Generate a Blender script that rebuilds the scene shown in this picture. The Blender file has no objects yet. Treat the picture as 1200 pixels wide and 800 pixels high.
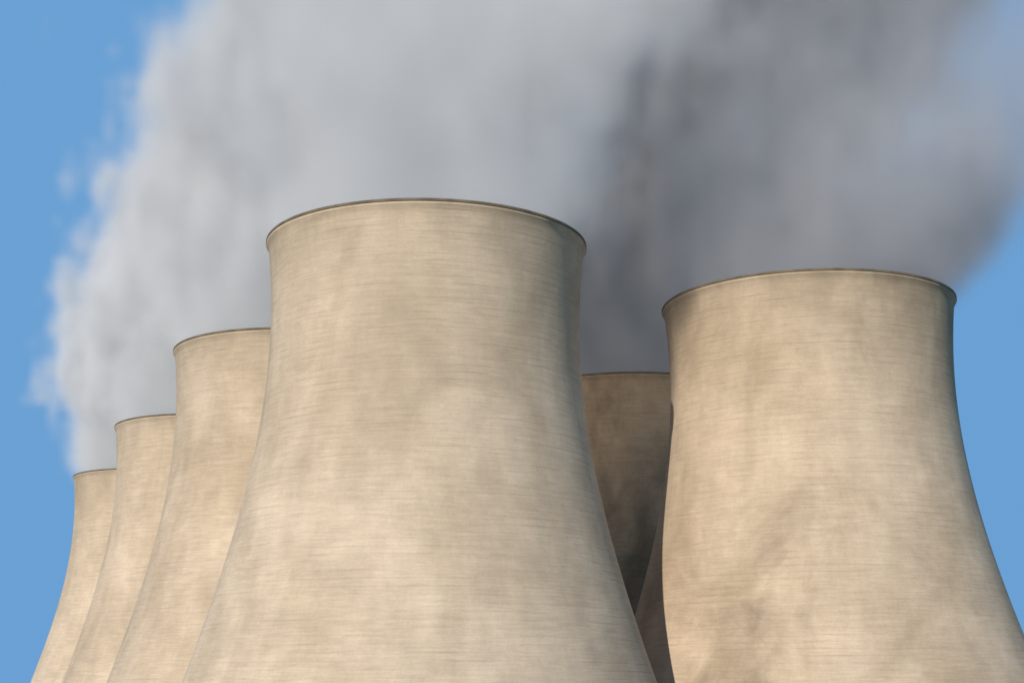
import bpy, bmesh, math, random
from mathutils import Vector
random.seed(4)
scene = bpy.context.scene
COL = scene.collection
CAMZ = 25.0

# ---------------- node helpers ----------------
def mk(nt, typ, **kw):
    n = nt.nodes.new(typ)
    for k, v in kw.items(): setattr(n, k, v)
    return n
def setin(nt, sock, v):
    if isinstance(v, bpy.types.NodeSocket): nt.links.new(v, sock)
    else: sock.default_value = v
def M(nt, op, a, b=None, c=None, clamp=False):
    n = mk(nt, 'ShaderNodeMath', operation=op, use_clamp=clamp)
    setin(nt, n.inputs[0], a)
    if b is not None: setin(nt, n.inputs[1], b)
    if c is not None: setin(nt, n.inputs[2], c)
    return n.outputs[0]
def VM(nt, op, a, b):
    n = mk(nt, 'ShaderNodeVectorMath', operation=op)
    setin(nt, n.inputs[0], a); setin(nt, n.inputs[1], b)
    return n.outputs[0]
def MR(nt, v, a, b, c, d, smooth=True):
    n = mk(nt, 'ShaderNodeMapRange')
    if smooth: n.interpolation_type = 'SMOOTHSTEP'
    setin(nt, n.inputs[0], v)
    for i, x in enumerate((a, b, c, d)): setin(nt, n.inputs[i+1], x)
    return n.outputs[0]
def NOISE(nt, vec, scale, detail=4, rough=.5, dist=0):
    n = mk(nt, 'ShaderNodeTexNoise')
    setin(nt, n.inputs['Vector'], vec)
    n.inputs['Scale'].default_value = scale
    n.inputs['Detail'].default_value = detail
    n.inputs['Roughness'].default_value = rough
    n.inputs['Distortion'].default_value = dist
    return n.outputs[0]
def MIX(nt, f, a, b, mode='MIX'):
    n = mk(nt, 'ShaderNodeMix', data_type='RGBA', blend_type=mode)
    setin(nt, n.inputs[0], f); setin(nt, n.inputs[6], a); setin(nt, n.inputs[7], b)
    return n.outputs[2]

def concrete(name, light, dark, dirt, lip=False):
    m = bpy.data.materials.new(name); m.use_nodes = True
    nt = m.node_tree; b = nt.nodes['Principled BSDF']
    tc = mk(nt, 'ShaderNodeTexCoord'); oi = mk(nt, 'ShaderNodeObjectInfo')
    rnd = M(nt, 'MULTIPLY', oi.outputs['Random'], 700.0)
    off = mk(nt, 'ShaderNodeCombineXYZ'); setin(nt, off.inputs[0], rnd); setin(nt, off.inputs[1], rnd)
    P = VM(nt, 'ADD', tc.outputs['Object'], off.outputs[0])
    sep = mk(nt, 'ShaderNodeSeparateXYZ'); nt.links.new(tc.outputs['Object'], sep.inputs[0])
    z = sep.outputs[2]
    def S(x, y, zz): return VM(nt, 'MULTIPLY', P, (x, y, zz))
    big = NOISE(nt, S(1, 1, .75), .045, 6, .62, .4)
    mid = NOISE(nt, S(1, 1, .8), .16, 5, .65)
    vert = NOISE(nt, S(1, 1, .12), .22, 4, .6)
    lay = NOISE(nt, S(.09, .09, 1.0), .55, 5, .6)
    fine = NOISE(nt, S(.16, .16, 2.2), 1.1, 4, .7)
    grit = NOISE(nt, P, 2.5, 3, .6)
    blot = NOISE(nt, VM(nt, 'ADD', S(1, 1, .8), (331.0, 57.0, 13.0)), .032, 5, .6, .6)
    f = MR(nt, big, .30, .66, 0, 1)
    c = MIX(nt, f, dark + (1,), light + (1,))
    def mulv(c, v):
        return MIX(nt, 1.0, c, v, 'MULTIPLY')
    c = mulv(c, MR(nt, mid, .3, .7, .90, 1.08, False))
    c = mulv(c, MR(nt, vert, .3, .7, .93, 1.05, False))
    c = mulv(c, MR(nt, lay, .3, .7, .96, 1.03, False))
    c = mulv(c, MR(nt, fine, .3, .72, .88, 1.09, False))
    c = mulv(c, MR(nt, grit, .3, .7, .95, 1.05, False))
    # lift joints every 1.3 m, broken up along their length
    saw = M(nt, 'FRACT', M(nt, 'MULTIPLY', z, 1/1.3))
    line = MR(nt, M(nt, 'ABSOLUTE', M(nt, 'SUBTRACT', saw, .5)), .34, .5, 0, 1)
    br = NOISE(nt, S(.25, .25, 1.0), .35, 3, .6)
    line = M(nt, 'MULTIPLY', line, MR(nt, br, .42, .62, 0, 1))
    c = mulv(c, M(nt, 'SUBTRACT', 1.0, M(nt, 'MULTIPLY', line, .10)))
    # dirt
    d = M(nt, 'MULTIPLY', MR(nt, blot, .50, .74, 0, 1), MR(nt, mid, .3, .65, .3, 1))
    c = MIX(nt, M(nt, 'MULTIPLY', d, dirt), c, (.16, .12, .08, 1))
    # weathering under the rim
    top = M(nt, 'MULTIPLY', MR(nt, z, 88, 109, 0, 1), MR(nt, vert, .35, .7, .1, 1))
    c = MIX(nt, M(nt, 'MULTIPLY', top, .35), c, (.17, .135, .09, 1))
    nt.links.new(c, b.inputs['Base Color'])
    b.inputs['Roughness'].default_value = .92
    b.inputs['Specular IOR Level'].default_value = .2
    h = M(nt, 'ADD', M(nt, 'MULTIPLY', fine, .4), M(nt, 'MULTIPLY', line, -.4))
    h = M(nt, 'ADD', h, M(nt, 'MULTIPLY', mid, .5))
    bp = mk(nt, 'ShaderNodeBump'); bp.inputs['Strength'].default_value = .2; bp.inputs['Distance'].default_value = .2
    nt.links.new(h, bp.inputs['Height']); nt.links.new(bp.outputs[0], b.inputs['Normal'])
    return m

def simple(name, col, col2, scale, rough=.9):
    m = bpy.data.materials.new(name); m.use_nodes = True
    nt = m.node_tree; b = nt.nodes['Principled BSDF']
    tc = mk(nt, 'ShaderNodeTexCoord')
    n = NOISE(nt, tc.outputs['Object'], scale, 6, .6)
    c = MIX(nt, MR(nt, n, .35, .65, 0, 1), col + (1,), col2 + (1,))
    nt.links.new(c, b.inputs['Base Color']); b.inputs['Roughness'].default_value = rough
    return m

mat_a = concrete('weathered_concrete', (.525, .412, .298), (.425, .325, .225), .45)
mat_b = concrete('stained_concrete', (.505, .392, .28), (.37, .278, .187), .9)
mat_c = concrete('mottled_brown_concrete', (.56, .385, .245), (.25, .17, .105), .9)  # back tower: browner, with darker mottles
mat_rim = simple('rim_concrete', (.09, .07, .045), (.15, .115, .075), .3)
mat_in = simple('inner_concrete', (.16, .14, .11), (.22, .19, .15), .1)
mat_grass = simple('grass', (.045, .075, .02), (.10, .11, .04), .08)
mat_gravel = simple('gravel', (.20, .18, .15), (.28, .25, .21), .5)

# ---------------- towers ----------------
H = 109.7; ZT = 93.0
def R(z): return 29.1*math.sqrt(1+((z-ZT)/61.5)**2)
def revolve(name, prof, seg, mat, parent, closed=False, smooth=True):
    bm = bmesh.new(); rings = []
    for r, z in prof:
        rings.append([bm.verts.new((r*math.sin(2*math.pi*i/seg), -r*math.cos(2*math.pi*i/seg), z)) for i in range(seg)])
    n = len(rings)
    for j in range(n if closed else n-1):
        a, b = rings[j], rings[(j+1) % n]
        for i in range(seg):
            k = (i+1) % seg
            bm.faces.new((a[i], a[k], b[k], b[i]))
    bmesh.ops.recalc_face_normals(bm, faces=bm.faces)
    me = bpy.data.meshes.new(name); bm.to_mesh(me); bm.free()
    for p in me.polygons: p.use_smooth = smooth
    me.materials.append(mat)
    o = bpy.data.objects.new(name, me); COL.objects.link(o); o.parent = parent
    return o
def tower(x, y, mat, sr=1.0, sz=1.0, rot=0.0):
    e = bpy.data.objects.new('cooling_tower', None); COL.objects.link(e)
    e.location = (x, y, 0); e.scale = (sr, sr, sz); e.rotation_euler = (0, 0, rot)
    prof = []
    zb = 8.0; zl = H-2.4; N = 90
    for i in range(N+1):
        z = zb+(zl-zb)*i/N; prof.append((R(z), z))
    for t in (.2, .4, .6, .8, 1.0):       # flared lip
        z = zl+1.8*t; prof.append((R(z)+.4*t*t, z))
    outer_top = prof[-1]
    zi = outer_top[1]
    prof.append((R(zi)-.5, zi+.01))
    shell = revolve('shell', prof, 192, mat, e)
    inner = [(R(zb+(zi-zb)*i/40)-.5, zb+(zi-zb)*i/40) for i in range(41)]
    inner.insert(0, (R(zb)-.002, zb))
    revolve('inner_shell', inner, 128, mat_in, e)
    r0 = outer_top[0]
    revolve('rim_band', [(r0-1.0, zi+.02), (r0+.03, zi+.02), (r0+.08, zi+.1), (r0+.08, zi+.5), (r0, zi+.6), (r0-.9, zi+.6), (r0-1.0, zi+.5)], 192, mat_rim, e, closed=True)
    # raking legs
    bm = bmesh.new(); n = 44
    def strut(p, q, w):
        d = (q-p).normalized(); s = d.cross(Vector((0, 0, 1))).normalized(); u = s.cross(d)
        vs = []
        for c in (p, q):
            for a in range(8):
                t = a*math.pi/4; vs.append(bm.verts.new(c+s*w*math.cos(t)+u*w*math.sin(t)))
        for a in range(8):
            b2 = (a+1) % 8; bm.faces.new((vs[a], vs[b2], vs[8+b2], vs[8+a]))
        bm.faces.new(vs[:8]); bm.faces.new(vs[8:])
    rt = R(zb)-.3; rb = 53.0
    for i in range(n):
        a = 2*math.pi*i/n
        for s in (-.5, .5):
            a2 = a+s*2*math.pi/n
            strut(Vector((rb*math.cos(a), rb*math.sin(a), .3)), Vector((rt*math.cos(a2), rt*math.sin(a2), zb+.3)), .42)
    bmesh.ops.recalc_face_normals(bm, faces=bm.faces)
    me = bpy.data.meshes.new('legs'); bm.to_mesh(me); bm.free(); me.materials.append(mat_b)
    o = bpy.data.objects.new('legs', me); COL.objects.link(o); o.parent = e
    revolve('basin_wall', [(55, -.5), (55, 1.3), (54.5, 1.3), (54.5, -.5)], 96, mat_b, e, smooth=False)
    return e

TOW = [(-16.3, 283, mat_a, 1, 1, 0), (63.0, 318, mat_b, 1.01, .976, 1), (-54, 377, mat_a, 1, 1, .6),
       (-96, 486, mat_a, 1, 1, 2.2), (-140, 597, mat_a, 1, 1, 3.1), (33, 426, mat_c, 1, 1, 4.0)]
for t in TOW: tower(*t)

# ---------------- ground ----------------
def gz(x, y): return 23.3*math.exp(-(x*x+y*y)/(2*62.0**2))
bm = bmesh.new()
def coords():
    c = [-6000, -3500, -2000, -1200, -800, -500]
    c += list(range(-300, 301, 15)); c += [500, 800, 1200, 2000, 3500, 6000]
    return c
cs = coords(); g = [[bm.verts.new((x, y, gz(x, y))) for x in cs] for y in cs]
for j in range(len(cs)-1):
    for i in range(len(cs)-1): bm.faces.new((g[j][i], g[j][i+1], g[j+1][i+1], g[j+1][i]))
me = bpy.data.meshes.new('ground'); bm.to_mesh(me); bm.free(); me.materials.append(mat_grass)
for p in me.polygons: p.use_smooth = True
o = bpy.data.objects.new('ground', me); COL.objects.link(o)
bm = bmesh.new()
vs = [bm.verts.new(v) for v in ((-220, 222, .04), (150, 222, .04), (150, 690, .04), (-220, 690, .04))]
bm.faces.new(vs); me = bpy.data.meshes.new('gravel_yard'); bm.to_mesh(me); bm.free(); me.materials.append(mat_gravel)
o = bpy.data.objects.new('gravel_yard', me); COL.objects.link(o)

# ---------------- steam ----------------
def steam_mat(name, col, emis):
    sm = bpy.data.materials.new(name); sm.use_nodes = True
    nt = sm.node_tree; nt.nodes.clear()
    out = mk(nt, 'ShaderNodeOutputMaterial'); pv = mk(nt, 'ShaderNodeVolumePrincipled')
    pv.inputs['Color'].default_value = col
    pv.inputs['Density'].default_value = 1.0
    pv.inputs['Anisotropy'].default_value = -.5
    at = mk(nt, 'ShaderNodeAttribute', attribute_name='density')
    nt.links.new(M(nt, 'MULTIPLY', at.outputs['Fac'], emis), pv.inputs['Emission Strength'])  # added glow standing in for light scattered repeatedly inside the steam
    pv.inputs['Emission Color'].default_value = (.92, .955, 1, 1)
    nt.links.new(pv.outputs[0], out.inputs['Volume'])
    return sm

def steam(mat, plumes, mn, mx, res, a1, a2, off=(0., 0., 0.)):
    ng = bpy.data.node_groups.new('steam_density', 'GeometryNodeTree')
    ng.interface.new_socket('Geometry', in_out='INPUT', socket_type='NodeSocketGeometry')
    ng.interface.new_socket('Geometry', in_out='OUTPUT', socket_type='NodeSocketGeometry')
    go = mk(ng, 'NodeGroupOutput'); pos = mk(ng, 'GeometryNodeInputPosition').outputs[0]
    sp = mk(ng, 'ShaderNodeSeparateXYZ'); ng.links.new(pos, sp.inputs[0])
    X, Y, Z = sp.outputs
    po = VM(ng, 'ADD', pos, off)
    n1 = NOISE(ng, VM(ng, 'MULTIPLY', po, (1, 1, .65)), .024, 3, .55, .3)
    n2 = NOISE(ng, VM(ng, 'MULTIPLY', VM(ng, 'ADD', po, (90., 40., 7.)), (1, 1, .55)), .07, 4, .62)
    wob = M(ng, 'ADD', M(ng, 'MULTIPLY', M(ng, 'SUBTRACT', n1, .47), a1), M(ng, 'MULTIPLY', M(ng, 'SUBTRACT', n2, .49), a2))
    tot = None
    for idx, dens, wind, fl in plumes:
        (x, y, _, sr, sz, _r) = TOW[idx]
        h = M(ng, 'SUBTRACT', Z, H*sz-1)
        hp = M(ng, 'MAXIMUM', h, 0.0)
        cx = M(ng, 'ADD', M(ng, 'ADD', M(ng, 'MULTIPLY', M(ng, 'MULTIPLY', hp, hp), .0034), M(ng, 'MULTIPLY', hp, wind)), float(x))
        r = M(ng, 'ADD', M(ng, 'ADD', M(ng, 'MULTIPLY', M(ng, 'SQRT', hp), 2.4), 28.0*sr), M(ng, 'MULTIPLY', hp, .05))
        dx = M(ng, 'SUBTRACT', X, cx); dy = M(ng, 'SUBTRACT', Y, float(y))
        d = M(ng, 'SQRT', M(ng, 'ADD', M(ng, 'MULTIPLY', dx, dx), M(ng, 'MULTIPLY', dy, dy)))
        f = M(ng, 'SUBTRACT', 1.0, M(ng, 'DIVIDE', d, r))
        amp = MR(ng, h, -2, 35, .15, 1.0)
        f = M(ng, 'ADD', f, M(ng, 'MULTIPLY', wob, amp))
        v = MR(ng, f, 0.0, .33, 0, 1)
        v = M(ng, 'MULTIPLY', v, MR(ng, h, -7, -2, 0, 1))
        fade = M(ng, 'POWER', 2.718, M(ng, 'MULTIPLY', hp, -1/fl))
        v = M(ng, 'MULTIPLY', M(ng, 'MULTIPLY', v, fade), dens)
        tot = v if tot is None else M(ng, 'MAXIMUM', tot, v)
    vc = mk(ng, 'GeometryNodeVolumeCube')
    ng.links.new(tot, vc.inputs['Density'])
    vc.inputs['Min'].default_value = mn; vc.inputs['Max'].default_value = mx
    for a, r in zip('XYZ', res): vc.inputs['Resolution '+a].default_value = r
    smn = mk(ng, 'GeometryNodeSetMaterial'); smn.inputs['Material'].default_value = mat
    ng.links.new(vc.outputs[0], smn.inputs[0]); ng.links.new(smn.outputs[0], go.inputs[0])
    me = bpy.data.meshes.new('steam_plume'); me.materials.append(mat)
    o = bpy.data.objects.new('steam_plume', me); COL.objects.link(o)
    md = o.modifiers.new('density', 'NODES'); md.node_group = ng

#   tower index, density, extra wind, fade length
steam(steam_mat('white_steam', (.98, .98, .985, 1), .15),
      [(0, .09, .02, 38.), (2, .15, -.04, 140.), (3, .15, 0, 200.), (4, .15, .02, 200.)],
      (-235, 235, 98), (170, 690, 340), (110, 115, 64), 1.35, 1.8)
steam(steam_mat('shade_tinted_steam', (.60, .615, .66, 1), .05),  # self-shadow of the right and back plumes put into a darker colour
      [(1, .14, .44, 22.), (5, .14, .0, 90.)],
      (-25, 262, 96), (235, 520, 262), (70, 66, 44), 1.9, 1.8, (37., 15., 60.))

# ---------------- light ----------------
az = Vector((-.45, -.893)).normalized(); EL = 28
w = bpy.data.worlds.new('World'); scene.world = w; w.use_nodes = True
nt = w.node_tree; bg = nt.nodes['Background']
sky = mk(nt, 'ShaderNodeTexSky', sky_type='NISHITA'); sky.sun_disc = False
sky.sun_elevation = math.radians(EL); sky.sun_rotation = math.atan2(az.x, az.y)
sky.air_density = 1.0; sky.dust_density = 0.0; sky.ozone_density = 1.5
tc = mk(nt, 'ShaderNodeTexCoord')
nt.links.new(VM(nt, 'ADD', tc.outputs['Generated'], (0., 0., 1.1)), sky.inputs[0])
c = MIX(nt, 1.0, sky.outputs[0], (1.6, 2.25, 2.22, 1), 'MULTIPLY')
nt.links.new(c, bg.inputs[0]); bg.inputs[1].default_value = .15
L = bpy.data.lights.new('sun', 'SUN'); L.energy = 4.8; L.angle = math.radians(.5); L.color = (1, .93, .83)
lo = bpy.data.objects.new('sun', L); COL.objects.link(lo)
dirv = Vector((az.x*math.cos(math.radians(EL)), az.y*math.cos(math.radians(EL)), math.sin(math.radians(EL))))
lo.rotation_euler = dirv.to_track_quat('Z', 'Y').to_euler()
lo.location = dirv*300

# ---------------- camera ----------------
cam = bpy.data.cameras.new('camera'); cam.lens = 54; cam.sensor_width = 36; cam.clip_end = 20000
co = bpy.data.objects.new('camera', cam); COL.objects.link(co)
co.location = (0, 0, CAMZ); co.rotation_euler = (math.radians(90+13.2), 0, 0)
scene.camera = co
scene.view_settings.view_transform = 'Standard'; scene.view_settings.look = 'None'
scene.view_settings.exposure = 0
